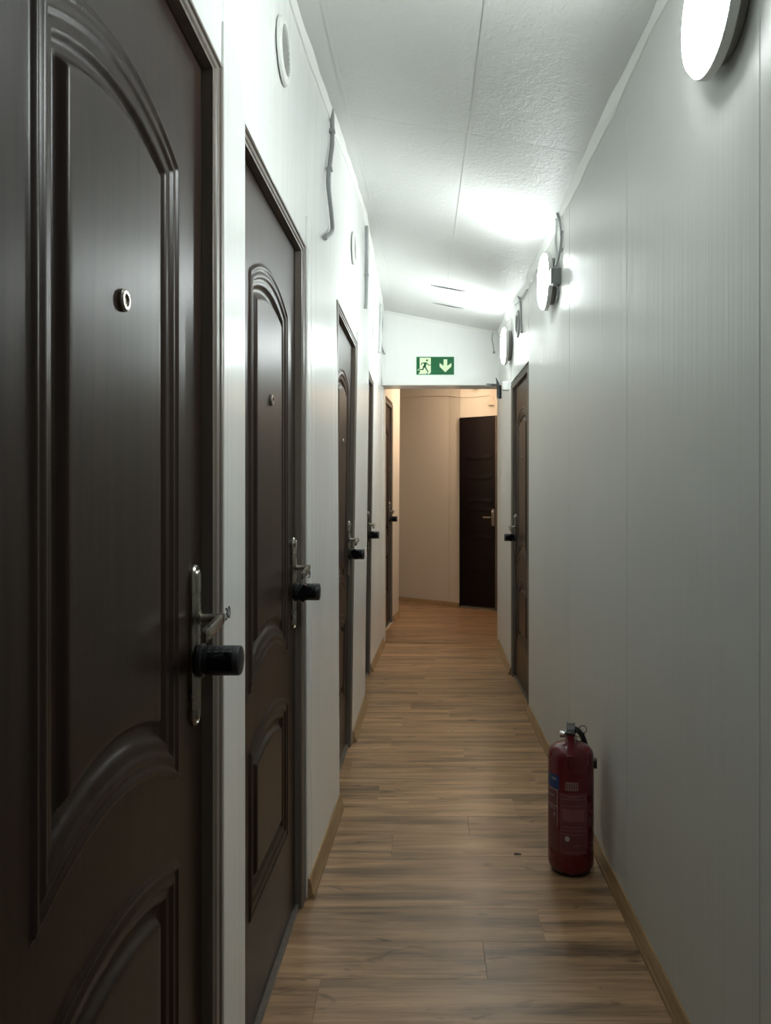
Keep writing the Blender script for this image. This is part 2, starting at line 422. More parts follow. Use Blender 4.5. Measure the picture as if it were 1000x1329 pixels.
# caulked crown along wall and ceiling
def crown(name, side, y0, y1, seed, label):
    rnd = random.Random(seed); n = int((y1-y0)/.06); V = []; F = []
    ph = [rnd.uniform(0, 6) for _ in range(4)]
    for j in range(n+1):
        yy = y0+(y1-y0)*j/n
        wv_ = 1+.16*math.sin(yy*4.1+ph[0])+.14*math.sin(yy*9.7+ph[1])+.08*math.sin(yy*23+ph[2])
        x = sm(XLc, yy, .1) if side < 0 else (XR if yy < 4.59 else interp([(4.59, .634), (4.7, .634), (5.57, .625), (6.7, .645)], yy))
        z = zceil(x, yy); hh = .034*wv_; ww = .016*wv_; s = -side
        for px, pz in ((x-s*.004, z-hh), (x+s*.005, z-hh*.97), (x+s*ww, z-.004), (x+s*(ww+.004), z+.004), (x-s*.004, z+.004)):
            V.append((px, yy, pz))
    for j in range(n):
        for i in range(5):
            p, q = j*5+i, j*5+(i+1) % 5; F.append((p, q, q+5, p+5))
    F += [(4, 3, 2, 1, 0), tuple(n*5+i for i in range(5))]
    o = obj(name, V, F, M_caulk, None, smooth=60); tag(o, label, 'trim', kind='structure'); return o
crown('trim_2', -1, -2.5, 6.69, 3, 'white caulked strip where left wall meets ceiling')
crown('trim_3', 1, -2.5, 6.69, 9, 'white caulked strip where right wall meets ceiling')
def crown_end():
    g = G(); pr = []
    for x in (-.365, .63):
        z = zceil(x, 6.69); pr.append([(x, 6.703, z-.02), (x, 6.694, z-.02), (x, 6.678, z-.002), (x, 6.678, z+.006), (x, 6.703, z+.006)])
    return g.rings(pr).obj('trim_4', M_caulk)
tag(crown_end(), 'white strip where the end wall meets the ceiling', 'trim', kind='structure')

# baseboards
def baseboard(name, p0, p1, side, label, h=.058, d=.020):
    g = G(); rs = []
    for (x, yy) in (p0, p1):
        s = side
        rs.append([(x, yy, .0005), (x+s*d, yy, .0005), (x+s*d, yy, .010), (x+s*d*.8, yy, .016), (x+s*.008, yy, h*.86), (x+s*.005, yy, h), (x, yy, h)])
    o = g.rings(rs).obj(name, M_base); tag(o, label, 'baseboard', kind='structure'); return o
baseboard('baseboard_left', (-.3715, 2.451), (-.350, 3.165), 1, 'light wood baseboard left, between second and third door', .062)
baseboard('baseboard_left', (-.377, 4.03), (-.3725, 4.79), 1, 'light wood baseboard left, between third and fourth door')
baseboard('baseboard_left', (-.3985, 5.66), (-.365, 6.735), 1, 'light wood baseboard left, just before the opening')
baseboard('baseboard_left', (-.333, 8.0), (-.284, 8.355), 1, 'light wood baseboard left, past the last door')
baseboard('baseboard_right', (.620, -2.5), (.6195, 4.588), -1, 'long light wood baseboard along the right wall', .050, .018)
baseboard('baseboard_right', (.624, 5.58), (.645, 6.735), -1, 'light wood baseboard right, between door and opening', .050)
def bfar(p0, p1, label):
    d = Vector((p1[0]-p0[0], p1[1]-p0[1])).normalized(); n = Vector((d.y, -d.x)); rs = []
    for p in (p0, p1):
        rs.append([(p[0]+n.x*a, p[1]+n.y*a, z) for a, z in ((0, .0005), (.016, .0005), (.014, .015), (.005, .05), (0, .05))])
    o = G().rings(rs).obj('baseboard_far', M_base); tag(o, label, 'baseboard', kind='structure')
bfar((-1.7, 10.71), (.285, 9.188), 'light wood baseboard at the far wall, long left run')
bfar((.291, 9.183), (.405, 9.07), 'light wood baseboard at the far wall, short run beside the black door')

# ------------------------------------------------------------------ brown pressed-steel doors
W, HL, HF = .86, 2.045, 2.08
U0, U1 = .195, .662; UC = (U0+U1)/2; HW = (U1-U0)/2
def bell(u): t = (u-UC)/HW; return max(0, 1-t*t)
PROF = [(-1, 0), (0, 0), (.004, .0045), (.009, .005), (.013, .0015), (.018, .0005), (.024, .0035), (.030, .0035), (.036, -.001), (.050, -.0025),
        (.058, -.010), (.066, -.012), (.072, -.010), (.082, .001), (.090, .0015), (9, .0015)]
PX = [a for a, _ in PROF]; PY = [b for _, b in PROF]
def leaf_height(u, v):
    s = min(u-U0, U1-u)
    top = 1.8075+.062*bell(u); bot = .815+.062*bell(u)
    top2 = .682+.048*bell(u); bot2 = .285
    a = min(s, (top-v)*.97, (v-bot)*.97)
    b = min(s, (top2-v)*.97, (v-bot2)*1.0)
    return float(np.interp(max(a, b), PX, PY))
def dense(lo, hi, step): n = max(1, round((hi-lo)/step)); return [lo+(hi-lo)*i/n for i in range(n)]
def leaf_mesh(mir):
    us = dense(.061, .19, .02)+dense(.19, .29, .003)+dense(.29, .567, .009)+dense(.567, .667, .003)+dense(.667, .799, .02)+[.799]
    vsn = dense(.022, .28, .05)+dense(.28, .38, .003)+dense(.38, .58, .03)+dense(.58, .74, .003)+dense(.74, .81, .02)+dense(.81, .98, .003)+dense(.98, 1.70, .05)+dense(1.70, 1.88, .003)+dense(1.88, HL, .03)+[HL]
    n = len(us); V = []; F = []
    for v in vsn:
        for u in us: V.append((mir*(-.024+leaf_height(u, v)), -u, v))
    for j in range(len(vsn)-1):
        for i in range(n-1): a = j*n+i; F.append((a, a+1, a+n+1, a+n))
    b0 = len(V); per = [i for i in range(n)]+[j*n+n-1 for j in range(1, len(vsn))]+[(len(vsn)-1)*n+i for i in reversed(range(n-1))]+[j*n for j in reversed(range(1, len(vsn)-1))]
    for i in per: p = V[i]; V.append((mir*(-.06), p[1], p[2]))
    m = len(per)
    for i in range(m): F.append((per[i], b0+i, b0+(i+1) % m, per[(i+1) % m]))
    F.append(tuple(b0+i for i in range(m)))
    return V, F
FP = [(0, -.07), (0, -.003), (.004, 0), (.016, .0005), (.020, -.005), (.026, -.005), (.030, 0), (.047, 0), (.052, -.003), (.060, -.004), (.060, -.07)]
def frame_mesh(mir):
    rs = []
    for k in range(4):
        ring = []
        for wd, n in FP:
            if k == 0: p = (wd, 0)
            if k == 1: p = (wd, HF-wd*.58)
            if k == 2: p = (W-wd, HF-wd*.58)
            if k == 3: p = (W-wd, 0)
            ring.append((mir*n, -p[0], p[1]))
        rs.append(ring)
    g = G(); g.rings(rs); return g
CACHE = {}
def share(key, name, make, parent):
    if key in CACHE:
        o = bpy.data.objects.new(name, CACHE[key]); C.objects.link(o); o.parent = parent; return o
    o = make(); o.name = name; o.parent = parent; CACHE[key] = o.data; return o
def build_door(name, loc, rz, ry, sc, mir, label, cover=True, cov_tilt=35, lev=0):
    r = empty(name, loc, (0, ry, rz)); r.scale = (1, sc, sc)
    tag(r, label, 'door', kind='structure')
    def mk_leaf():
        V, F = leaf_mesh(mir); return obj('door_leaf', V, F, M_door, None, smooth=45)
    share(('leaf', mir), 'door_leaf', mk_leaf, r)
    share(('frame', mir), 'door_frame', lambda: frame_mesh(mir).obj('door_frame', M_frame, None, smooth=25), r)
    def mk_sill(): return G().box((min(mir*-.012, mir*-.06), -W+.055, .0005), (max(mir*-.012, mir*-.06), -.055, .016)).obj('sill', M_frame)
    share(('sill', mir), 'sill', mk_sill, r)
    # peephole
    def mk_peep():
        g = G(); g.lathe([(0, 0), (.015, 0), (.015, .004), (.0125, .0065), (.0085, .0065), (.0075, .004), (.0055, .0035), (0.0001, .0045)], 'x', 28)
        for i, p in enumerate(g.v): g.v[i] = Vector((mir*p.x, p.y, p.z))
        return g.obj('peephole', M_nickel, None, smooth=35)
    p = share(('peep', mir), 'peephole', mk_peep, r); p.location = (mir*-.0225, -.427, 1.533)
    # long escutcheon
    def mk_esc():
        g = G(); rs = []
        for ins, n in ((0, 0), (0, .005), (.0025, .008), (.005, .0085), (.0065, .0065), (.0085, .0068), (.0105, .0105), (.013, .012)):
            rs.append([(mir*n, a, b) for a, b in stadium(.042-2*ins, .279-2*ins)])
        g.rings(rs); return g.obj('escutcheon_plate', M_nickel, None, smooth=35)
    e = share(('esc', mir), 'escutcheon_plate', mk_esc, r); e.location = (mir*-.0235, -.113, 1.018)
    def mk_lever():
        g = G(); g.lathe([(.0115, .010), (.0115, .014), (.0085, .015), (.0075, .018), (.0075, .040), (.0090, .042), (.0090, .053), (.006, .055)], 'x', 20)
        rs = []
        for t in (0, .06, .3, .6, .85, .97, 1):
            yy = .010-.112*t; zc = -.012*t*t-.003; hh = .0095+.0015*t-(.004 if t in (0, 1) else 0); xx = .048+.006*math.sin(t*3)*.6; tt = .0045 if t not in (0, 1) else .003
            rs.append([(xx-tt, yy, zc-hh), (xx+tt*.6, yy, zc-hh), (xx+tt, yy, zc-hh+.003), (xx+tt, yy, zc+hh-.003), (xx+tt*.6, yy, zc+hh), (xx-tt, yy, zc+hh)])
        g.rings(rs)
        for i, p_ in enumerate(g.v): g.v[i] = Vector((mir*p_.x, p_.y, p_.z))
        return g.obj('lever_handle', M_nickel, None, smooth=35)
    l = share(('lever', mir), 'lever_handle', mk_lever, e); l.location = (0, 0, .047)
    def mk_cap():  # chrome cap added to stand in for the highlight at the plate top
        g = G(); g.lathe([(.0125, .0085), (.0125, .0125), (.010, .0145), (0.0001, .015)], 'x', 20)
        for i, p_ in enumerate(g.v): g.v[i] = Vector((mir*p_.x, p_.y, p_.z))
        return g.obj('glint_cap', M_chrome, None, smooth=35)
    if name != 'door_1': cpp = share(('cap', mir), 'glint_cap', mk_cap, e); cpp.location = (0, 0, .118)
    # cylindrical keypad lock
    def mk_lock():
        g = G(); g.lathe([(.029, 0), (.029, .007), (.0265, .009), (.0235, .0095), (.0235, .013), (.0258, .014), (.0258, .0685), (.0245, .0715), (.021, .073), (0.0001, .0735)], 'x', 40)
        for i, p_ in enumerate(g.v): g.v[i] = Vector((mir*p_.x, p_.y, p_.z))
        return g.obj('smart_lock', M_blackp, None, smooth=30)
    k = share(('lock', mir), 'smart_lock', mk_lock, r); k.location = (mir*-.0120, -.115, .992)
    def mk_panel():                         # glossy flat band round the side that faces the viewer
        V = []; F = []; n = 14
        for i in range(n+1):
            a = R(180-42)+R(74)*i/n        # toward -y (near side), slightly low
            for rr in (.0255, .0264):
                for h in (.019, .062): V.append((mir*h, rr*math.cos(a), rr*math.sin(a)))
        for i in range(n):
            b = i*4; F += [(b+2, b+3, b+7, b+6), (b, b+4, b+5, b+1), (b, b+2, b+6, b+4), (b+1, b+5, b+7, b+3)]
        F += [(0, 1, 3, 2), (n*4, n*4+2, n*4+3, n*4+1)]
        return obj('display_panel', V, F, M_blackg, None, smooth=40)
    share(('panel', mir), 'display_panel', mk_panel, k)
    def mk_keys():
        g = G()
        for row, a in enumerate((R(131), R(116), R(101))):
            for c in range(4):
                h = .022+c*.0125; ca, sa = math.cos(a), math.sin(a); t = Vector((0, -sa, ca)); nn = Vector((0, ca, sa))
                for (dx, w_, dh, h_) in ((-.002, .004, .0022, .0006), (-.002, .004, -.0002, .0006), (-.0022, .0007, 0, .0028)):
                    c0 = nn*.0263+Vector((mir*(h+dx), 0, 0))+t*dh
                    pts = []
                    for e2 in (0, .0004):
                        for (q, s_) in ((0, 0), (w_, 0), (w_, h_), (0, h_)):
                            pts.append(c0+Vector((mir*q, 0, 0))+t*s_+nn*(e2-.0002))
                    g.hexa(pts)
        return g.obj('keypad_digits', M_key)
    kd = share(('keys', mir), 'keypad_digits', mk_keys, k)
    kd['label'] = 'small grey keypad marks'
    if cover:
        def mk_cover():
            g = G(); g.box((-.012, -.003, -.024), (.014, 0, .024)); o = g.obj('lock_cover', M_blackg); return o
        cv = share(('cover', mir), 'lock_cover', mk_cover, k)
        cv.location = (mir*.028, -.029, 0.0); cv.rotation_euler = (0, R(cov_tilt), 0)
    return r
build_door('door_1', (-.377, 1.445, 0), 0, 0, 1.0, 1, 'nearest brown panelled door on the left, with peephole and lever', cover=False)
build_door('door_2', (-.377, 2.447, 0), R(-.6), 0, 0.998, 1, 'second brown panelled door from the viewer on the left', cov_tilt=28)
build_door('door_3', (-.379, 4.0, 0), R(-.4), R(.85), 1.002, 1, 'third brown panelled door on the left, mid corridor', cov_tilt=-30)
build_door('door_4', (-.400, 5.64, 0), R(-.5), R(.75), 1.023, 1, 'fourth brown panelled door on the left, just before the opening', cov_tilt=-20)
build_door('door_5', (-.336, 7.99, 0), R(-4.5), R(.2), 1.078, 1, 'last brown door on the left, warmly lit beyond the opening', cover=False)
build_door('door_6', (.622, 5.572, 0), R(.6), 0, 1.008, -1, 'only brown panelled door on the right wall', cov_tilt=25)

# black door at the far end
def black_door():
    p0, p1 = Vector((.418, 9.052)), Vector((.832, 8.795)); d = (p1-p0); L = d.length; ang = math.atan2(d.y, d.x)
    r = empty('door_7', (p0.x, p0.y, 0), (0, 0, ang)); tag(r, 'black panelled door at the far end of the corridor', 'door', kind='structure')
    H = 2.225; us = [L*i/60 for i in range(61)]; vn = dense(.03, H-.02, .012)+[H-.02]
    def hgt(u, v):
        z = 0
        for vc, sl in ((.42, .02), (.80, .05), (1.12, .06), (1.22, .02), (1.55, -.03), (1.78, -.05)):
            c = vc+.035*math.sin(3.0*u/L)*math.copysign(1, sl); dd = abs(v-c)
            if .08 < u < L-.06: z += .006*max(0, 1-dd/.03)
        return z
    n = len(us); V = [(u, -.016-hgt(u, v), v) for v in vn for u in [.012+(L-.034)*i/60 for i in range(61)]]; F = []
    for j in range(len(vn)-1):
        for i in range(n-1): a = j*n+i; F.append((a, a+1, a+n+1, a+n))
    V2 = len(V); xs0, xs1 = .012, L-.022
    V += [(xs0, -.004, .03), (xs1, -.004, .03), (xs1, -.004, H-.02), (xs0, -.004, H-.02)]
    F.append((V2, V2+3, V2+2, V2+1))
    F.append(tuple([V2, V2+1]+[i for i in reversed(range(n))])); m = (len(vn)-1)*n
    F.append(tuple([V2+2, V2+3]+[m+i for i in range(n)]))
    F.append(tuple([V2+3, V2]+[j*n for j in range(len(vn))])); F.append(tuple([V2+1, V2+2]+[j*n+n-1 for j in reversed(range(len(vn)))]))
    obj('door_leaf', V, F, M_door_black, r, smooth=40)
    g = G(); g.box((-.001, -.022, 0), (.010, -.001, H)); g.box((.010, -.022, H-.018), (L-.02, -.001, H)); g.obj('door_frame', M_door_black, r)
    g = G(); g.box((L-.020, -.026, 0), (L-.004, -.001, H)); g.obj('latch_frame', M_frame, r)
    G().box((.012, -.05, .0005), (L-.02, -.002, .022)).obj('sill', M_sill, r)
    pl = G(); pl.rings([[(L-.050+a*k, -.019-n_, 1.06+b) for a, b in stadium(.034, .20)] for k, n_ in ((1, 0), (1, .006), (.7, .008))]); e = pl.obj('escutcheon_plate', M_nickel, r, smooth=35)
    g = G(); g.lathe([(.010, 0), (.008, .008), (.008, .05), (.004, .054)], 'y', 16)
    g.box((-.10, .044, -.008), (.008, .053, .008)); g.v = [Vector((L-.05+p.x, -.027-p.y, 1.065+p.z)) for p in g.v]; g.obj('lever_handle', M_nickel, e, smooth=35)
    g = G(); g.lathe([(.014, 0), (.014, .012), (.009, .016), (.0001, .017)], 'y', 16); g.v = [Vector((L-.05+p.x, -.027-p.y, 1.125+p.z)) for p in g.v]; g.obj('lock_cylinder', M_chrome, e, smooth=35)
black_door()

# ------------------------------------------------------------------ wall lamps
def lamp(name, loc, rz, mat, label, r=.135):
    t = empty(name, loc, (0, 0, rz)); tag(t, label, 'lamp', 'round wall lamps')
    G().lathe([(r*.76, 0), (r*.80, .004), (r*.80, .026)], 'x', 48).obj('mounting_base', M_lampbase, t, smooth=35)
    G().lathe([(r*.78, .0262), (r*.97, .0262), (r, .029), (r, .045), (r*.985, .0475), (r*.955, .048)], 'x', 64).obj('rim', M_lamprim, t, smooth=35)
    G().lathe([(r*.95, .0482), (r*.95, .053), (r*.91, .059), (r*.8, .064), (r*.5, .0670), (.0001, .0685)], 'x', 64).obj('diffuser', mat, t, smooth=60)
    return t
PI = math.pi
lamp('wall_lamp', (.6195, 1.56, E+1.0), PI, M_lamps[0], 'nearest round wall lamp, cut by the top edge at upper right')
lamp('wall_lamp', (.6195, 3.70, E+1.045), PI, M_lamps[1], 'round wall lamp with grey junction box beside it, right wall')
lamp('wall_lamp', (.6235, 5.60, E+1.115), PI, M_lamps[2], 'farthest white wall lamp on the right, above the brown door')
lamp('wall_lamp', (.6195, -.55, E+1.0), PI, M_lamps[3], 'round wall lamp on the right wall behind the viewer')
lamp('wall_lamp', (.8395, 8.20, E+1.285), PI, M_lampw, 'warm wall lamp in the far room, half hidden by the opening')

# ------------------------------------------------------------------ vents
def vent(name, loc, rot, label, r=.083, mr=M_ventw):
    t = empty(name, loc, rot); tag(t, label, 'vent', 'round wall vents')
    g = G(); N = 40; rs = []
    for rr, h in ((r, 0), (r, .003), (r*.96, .008), (r*.86, .011), (r*.76, .011), (r*.73, .006), (r*.73, .001)):
        rs.append([(h, rr*math.cos(2*PI*i/N), rr*math.sin(2*PI*i/N)) for i in range(N)])
    g.rings(rs, True, False); g.obj('ring', mr, t, smooth=35)
    G().lathe([(r*.73, .001), (r*.73, .0016)], 'x', 40).obj('backing', M_vents, t)
    for i in range(9):
        zz = (-.60+1.2*i/8)*r; hw = math.sqrt(max(0, (.72*r)**2-zz*zz)); G().hexa([(.002, -hw, zz-.0035), (.002, hw, zz-.0035), (.003, hw, zz+.001), (.003, -hw, zz+.001), (.0095, -hw, zz-.0045), (.0095, hw, zz-.0045), (.0095, hw, zz-.002), (.0095, -hw, zz-.002)]).obj('slat', mr, t)
    return t
vent('round_vent', (-.3745, 2.03, E+1.18), (0, 0, 0), 'large white round vent high on left wall, nearest the viewer')
vent('round_vent', (sm(XLh, 3.76)*.5+sm(XLc, 3.76)*.5+.0015, 3.76, E+1.225), (0, 0, 0), 'white round vent above the third door on the left', .078)
vent('round_vent', (-.3655, 5.45, E+1.22), (0, 0, 0), 'white round vent above the fourth door on the left', .080)
vent('round_vent', (.6285, 5.19, E+1.18), (0, 0, PI), 'grey slatted round vent above the brown door on the right', .092, M_greyp)
fa = math.atan2(FW[4][1]-FW[3][1], FW[4][0]-FW[3][0])
def farpt(x): return FW[3][1]+(x-FW[3][0])*math.tan(fa)
vent('round_vent', (.598, farpt(.598)-.001, E+1.325), (0, 0, fa-PI/2), 'cream round vent high above the black door', .085, M_cream)

# ------------------------------------------------------------------ cables and boxes
def wallx(y, z): 
    a, b = sm(XLh, y, .1), sm(XLc, y, .1); t = (z-HEAD)/(zceil(-.37, y)-HEAD); return a+(b-a)*max(0, min(1, t))
def clip(p, mat, root, side=1):
    x, y, z = p; G().box((x-.004*side if side > 0 else x-.006, y-.012, z-.004), (x+.006 if side > 0 else x+.004, y+.012, z+.004)).obj('clip', mat, root)
def lcable(pts, r, mat, label, clips=()):
    P = [(wallx(yy, z)+.001+r+dx, yy, z) for (yy, z, dx) in pts]
    t = empty('cable', P[-1]); tag(t, label, 'cable')
    g = G(); g.tube(P, r); g.v = [v-Vector(P[-1]) for v in g.v]; g.obj('sheath', mat, t, smooth=60)
    for yy, z in clips:
        x = wallx(yy, z); c = G().box((x-.001-P[-1][0], yy-.014-P[-1][1], z-.004-P[-1][2]), (x+r*2+.004-P[-1][0], yy+.014-P[-1][1], z+.004-P[-1][2])).obj('clip', mat, t)
    return t
lcable([(2.79, E+1.475, .006), (2.87, E+1.46, .003), (2.92, E+1.36, 0), (2.87, E+1.26, 0), (2.82, E+1.16, .001), (2.90, E+1.08, .002), (2.94, E+1.03, .001), (2.87, E+.985, 0), (2.79, E+.945, -.003)], .0085, M_cable,
       'thick grey conduit hanging from the ceiling edge at upper left', [(2.91, E+1.39), (2.85, E+1.22)])
lcable([(4.40, E+1.56, .004), (4.44, E+1.50, .002), (4.48, E+1.38, 0), (4.46, E+1.26, 0), (4.44, E+1.15, 0), (4.44, E+1.10, -.003)], .010, M_cable, 'grey conduit high on left wall above the gap after third door', [(4.47, E+1.30)])
lcable([(4.60, E+1.60, .004), (4.56, E+1.56, .001), (4.52, E+1.46, 0), (4.50, E+1.36, 0), (4.485, E+1.30, 0)], .005, M_cablel, 'thin light cable joining the grey conduit on the left wall')
lcable([(6.20, E+1.57, .002), (6.20, E+1.45, 0), (6.18, E+1.32, 0), (6.14, E+1.20, 0), (6.10, E+1.165, -.002)], .0095, M_cablel, 'pale conduit on the left wall in the corner by the exit sign')
# cable loop on the end wall, left corner
def ecable(P, r, mat, label, extra=None):
    t = empty('cable', P[-1]); tag(t, label, 'cable'); g = G(); g.tube(P, r)
    g.v = [v-Vector(P[-1]) for v in g.v]; g.obj('sheath', mat, t, smooth=60)
    if extra: 
        g = G(); g.lathe([(.001, -.012), (.010, -.010), (.011, 0), (.006, .010), (.0001, .012)], 'z', 14); g.obj('end_cap', extra, t, smooth=50)
    return t
d = 6.685
def ep(px, py, d=d, off=0): return ((px-551)*d/1000, d, E-(py-648)*d/1000+off)
ecable([ep(495.6, 409), ep(496.0, 420), ep(494.8, 436), ep(495, 448), ep(497, 455), ep(499.5, 460)], .005, M_cable, 'light cable loop hanging in the left corner of end wall')
ecable([ep(639, 431), ep(638.2, 440), ep(640, 450), ep(640.8, 457)], .004, M_cable, 'short cable with plug end hanging right of the exit sign', M_cable)
# cables and box by the second lamp
bx = empty('junction_box', (.6195, 3.53, E+1.018)); tag(bx, 'grey plastic junction box beside the middle wall lamp', 'junction box')
def rbox(g, a, b, c=.004):
    (x0, y0, z0), (x1, y1, z1) = a, b; rs = []
    for x, i in ((x0, 0), (x0+(x1-x0)*.8, 0), (x1, c)):
        y_, Y, z_, Z = y0+i, y1-i, z0+i, z1-i; cc = c
        rs.append([(x, y_+cc, z_), (x, Y-cc, z_), (x, Y, z_+cc), (x, Y, Z-cc), (x, Y-cc, Z), (x, y_+cc, Z), (x, y_, Z-cc), (x, y_, z_+cc)])
    return g.rings(rs)
rbox(G(), (0, -.028, -.037), (-.040, .028, .037)).obj('body', M_greyp, bx)
rbox(G(), (-.0402, -.026, -.035), (-.046, .026, .035), .003).obj('lid', M_greyp, bx)
for s in (-1, 1): G().lathe([(.007, 0), (.007, .012), (.005, .016)], 'z', 12, (-.02, s*.011, .037)).obj('gland', M_greyp, bx, smooth=30)
def rcable(P, r, mat, label, clips=()):
    t = empty('cable', P[0]); tag(t, label, 'cable'); g = G(); g.tube(P, r); g.v = [v-Vector(P[0]) for v in g.v]; g.obj('sheath', mat, t, smooth=60)
    for (x, yy, z) in clips:
        G().box((x-.004-P[0][0], yy-.022-P[0][1], z-.003-P[0][2]), (.6195-P[0][0], yy+.006-P[0][1], z+.003-P[0][2])).obj('clip', mat, t)
    return t
rcable([(.600, 3.519, E+1.07), (.610, 3.50, E+1.11), (.613, 3.47, E+1.16), (.613, 3.47, E+1.20), (.612, 3.50, E+1.26), (.600, 3.50, E+1.30)], .0055, M_cable,
       'nearer grey cable from junction box up to the ceiling edge', [(.612, 3.47, E+1.12), (.612, 3.47, E+1.20)])
rcable([(.600, 3.541, E+1.07), (.611, 3.57, E+1.11), (.613, 3.60, E+1.16), (.613, 3.62, E+1.22), (.612, 3.60, E+1.25), (.604, 3.54, E+1.285)], .005, M_cablel,
       'farther light cable from junction box to ceiling behind lamp')
rcable([(.605, 3.53, E+.979), (.612, 3.535, E+.955), (.613, 3.56, E+.93), (.612, 3.60, E+.92)], .005, M_cable, 'short grey cable below junction box running to the lamp')
rcable([(.620, 5.10, E+1.34), (.626, 5.05, E+1.30), (.627, 5.02, E+1.22), (.627, 5.00, E+1.12), (.626, 4.98, E+1.08)], .0085, M_cable, 'grey conduit beside the slatted vent above right door')
rcable([(.626, 4.72, E+1.285), (.625, 4.95, E+1.29), (.622, 5.2, E+1.32), (.621, 5.34, E+1.345)], .003, M_cable, 'thin wire along the ceiling edge near right vent')
# white junction box past door 6
jb = empty('junction_box', (.628, 5.76, E+.845)); tag(jb, 'white junction box on right wall beside opening corner', 'junction box')
rbox(G(), (.002, -.035, -.032), (-.044, .035, .032)).obj('body', M_ventw, jb)
rbox(G(), (-.0442, -.033, -.030), (-.050, .033, .030), .003).obj('lid', M_ventw, jb)
# black closer with arms in the corner of the opening
bc = empty('door_closer', (.621, 6.45, E+.957)); tag(bc, 'small black bracket with thin arms at opening top right', 'bracket')
g = G(); g.lathe([(.012, -.115), (.019, -.112), (.020, -.02), (.017, -.004), (.006, 0)], 'z', 20); g.v = [v+Vector((.0, 0, 0)) for v in g.v]; g.obj('body', M_blackp, bc, smooth=35)
g = G(); g.hexa([(-.105, -.006, .004), (-.012, -.006, -.006), (-.012, .006, -.006), (-.105, .006, .004), (-.105, -.006, .010), (-.012, -.006, .008), (-.012, .006, .008), (-.105, .006, .010)]); g.obj('arm', M_blackp, bc)
g = G(); g.hexa([(-.100, -.005, -.014), (-.012, -.005, -.006), (-.012, .005, -.006), (-.100, .005, -.014), (-.100, -.005, -.009), (-.012, -.005, .004), (-.012, .005, .004), (-.100, .005, -.009)]); g.obj('arm', M_blackp, bc)
g = G(); g.hexa([(-.020, -.005, 0), (.006, -.005, 0), (.006, .005, 0), (-.020, .005, 0), (-.028, -.004, .060), (-.022, -.004, .060), (-.022, .004, .060), (-.028, .004, .060)]); g.obj('prong', M_blackp, bc)
G().box((-.006, -.006, -.07), (.012, .006, -.06)).obj('bracket_plate', M_blackp, bc)
# far-wall cable and socket
def fx(x, z, off=.008):
    for a, b in zip(FW, FW[1:]):
        if a[0] <= x <= b[0]:
            yy = a[1]+(b[1]-a[1])*(x-a[0])/(b[0]-a[0]); return (x, yy-off, z)
ecable([fx(-.9, E+1.36), fx(-.3, E+1.28), fx(.0, E+1.262), fx(.27, E+1.235, .012), fx(.33, E+1.222, .014), fx(.45, E+1.20), fx(.60, E+1.19), fx(.77, E+1.20)], .006, M_cream, 'thin cable running level across the cream far wall')
sb = empty('socket_box', (.775, farpt(.775)-.001, E+1.125), (0, 0, fa)); tag(sb, 'small cream box on far wall above the black door', 'socket box')
G().box((-.026, -.035, -.048), (.026, 0, .048)).obj('body', M_cream, sb); G().box((-.018, -.040, -.030), (.018, -.0352, .030)).obj('cover', M_cream, sb)
G().box((-.030, -.020, .050), (-.012, -.004, .075)).obj('gland', M_cream, sb)

# ------------------------------------------------------------------ room number and sign
def number(body, y, z, x, size, label, rz):
    v, f = fontmesh(body, size, .0005)
    o = obj('room_number', [Vector((p.z, p.x*1.3, p.y)) for p in v], f, M_ink); o.location = (x, y, z); o.rotation_euler = (0, 0, rz)
    tag(o, label, 'number'); return o
number('30', 1.474, E-.2190, -.3767, .034, 'black number 30 on the white panel beside nearest door', R(1.8))
number('29', 2.476, E-.243, -.3707, .031, 'tiny black number on the wall edge beside second door', R(-2.7))

sg = empty('exit_sign', (.0905, 6.694, E+1.160)); tag(sg, 'green emergency exit sign with running figure and down arrow', 'sign')
def S(zx, zy): return ((zx-495)*.000467, -(zy-347.5)*.000467)
def slab(g, poly, y0, y1):
    a = [(p[0], y0, p[1]) for p in poly]; b = [(p[0], y1, p[1]) for p in poly]; return g.rings([a, b])
slab(G(), [S(130, 530), S(860, 530), S(860, 166), S(130, 166)], .004, .0).obj('board', M_signw, sg)
slab(G(), [S(145, 515), S(845, 515), S(845, 181), S(145, 181)], 0, -.0008).obj('green_field', M_green, sg)
slab(G(), [S(180, 500), S(215, 460), S(205, 432), S(165, 436), S(175, 415), S(207, 398), S(207, 198), S(413, 198), S(413, 470), S(385, 500)], -.0008, -.0014).obj('doorway_symbol', M_lum, sg)
def tri(g, pts, y0, y1):  # concave polygon via bmesh triangulation is left to Blender's n-gon tessellator
    return slab(g, pts, y0, y1)
slab(G(), [S(650, 228), S(718, 228), S(718, 350), S(795, 295), S(795, 362), S(682, 468), S(577, 365), S(577, 297), S(650, 350)], -.0008, -.0014).obj('down_arrow', M_lum, sg)
g = G()
def stroke(pts, w0, w1=None):
    w1 = w1 or w0; n = len(pts)
    for i in range(n-1):
        (ax, ay), (bx_, by) = pts[i], pts[i+1]; dx, dy = bx_-ax, by-ay; L = math.hypot(dx, dy); nx, ny = -dy/L, dx/L
        wa = w0+(w1-w0)*i/(n-1); wb_ = w0+(w1-w0)*(i+1)/(n-1)
        slab(g, [S(ax+nx*wa, ay+ny*wa), S(bx_+nx*wb_, by+ny*wb_), S(bx_-nx*wb_, by-ny*wb_), S(ax-nx*wa, ay-ny*wa)], -.0014, -.002)
    for i, (ax, ay) in enumerate(pts):
        wa = w0+(w1-w0)*i/(n-1); disc(ax, ay, wa)
def disc(ax, ay, r_): slab(g, [S(ax+r_*math.cos(2*PI*i/16), ay+r_*math.sin(2*PI*i/16)) for i in range(16)], -.0014, -.002)
disc(342, 248, 19)
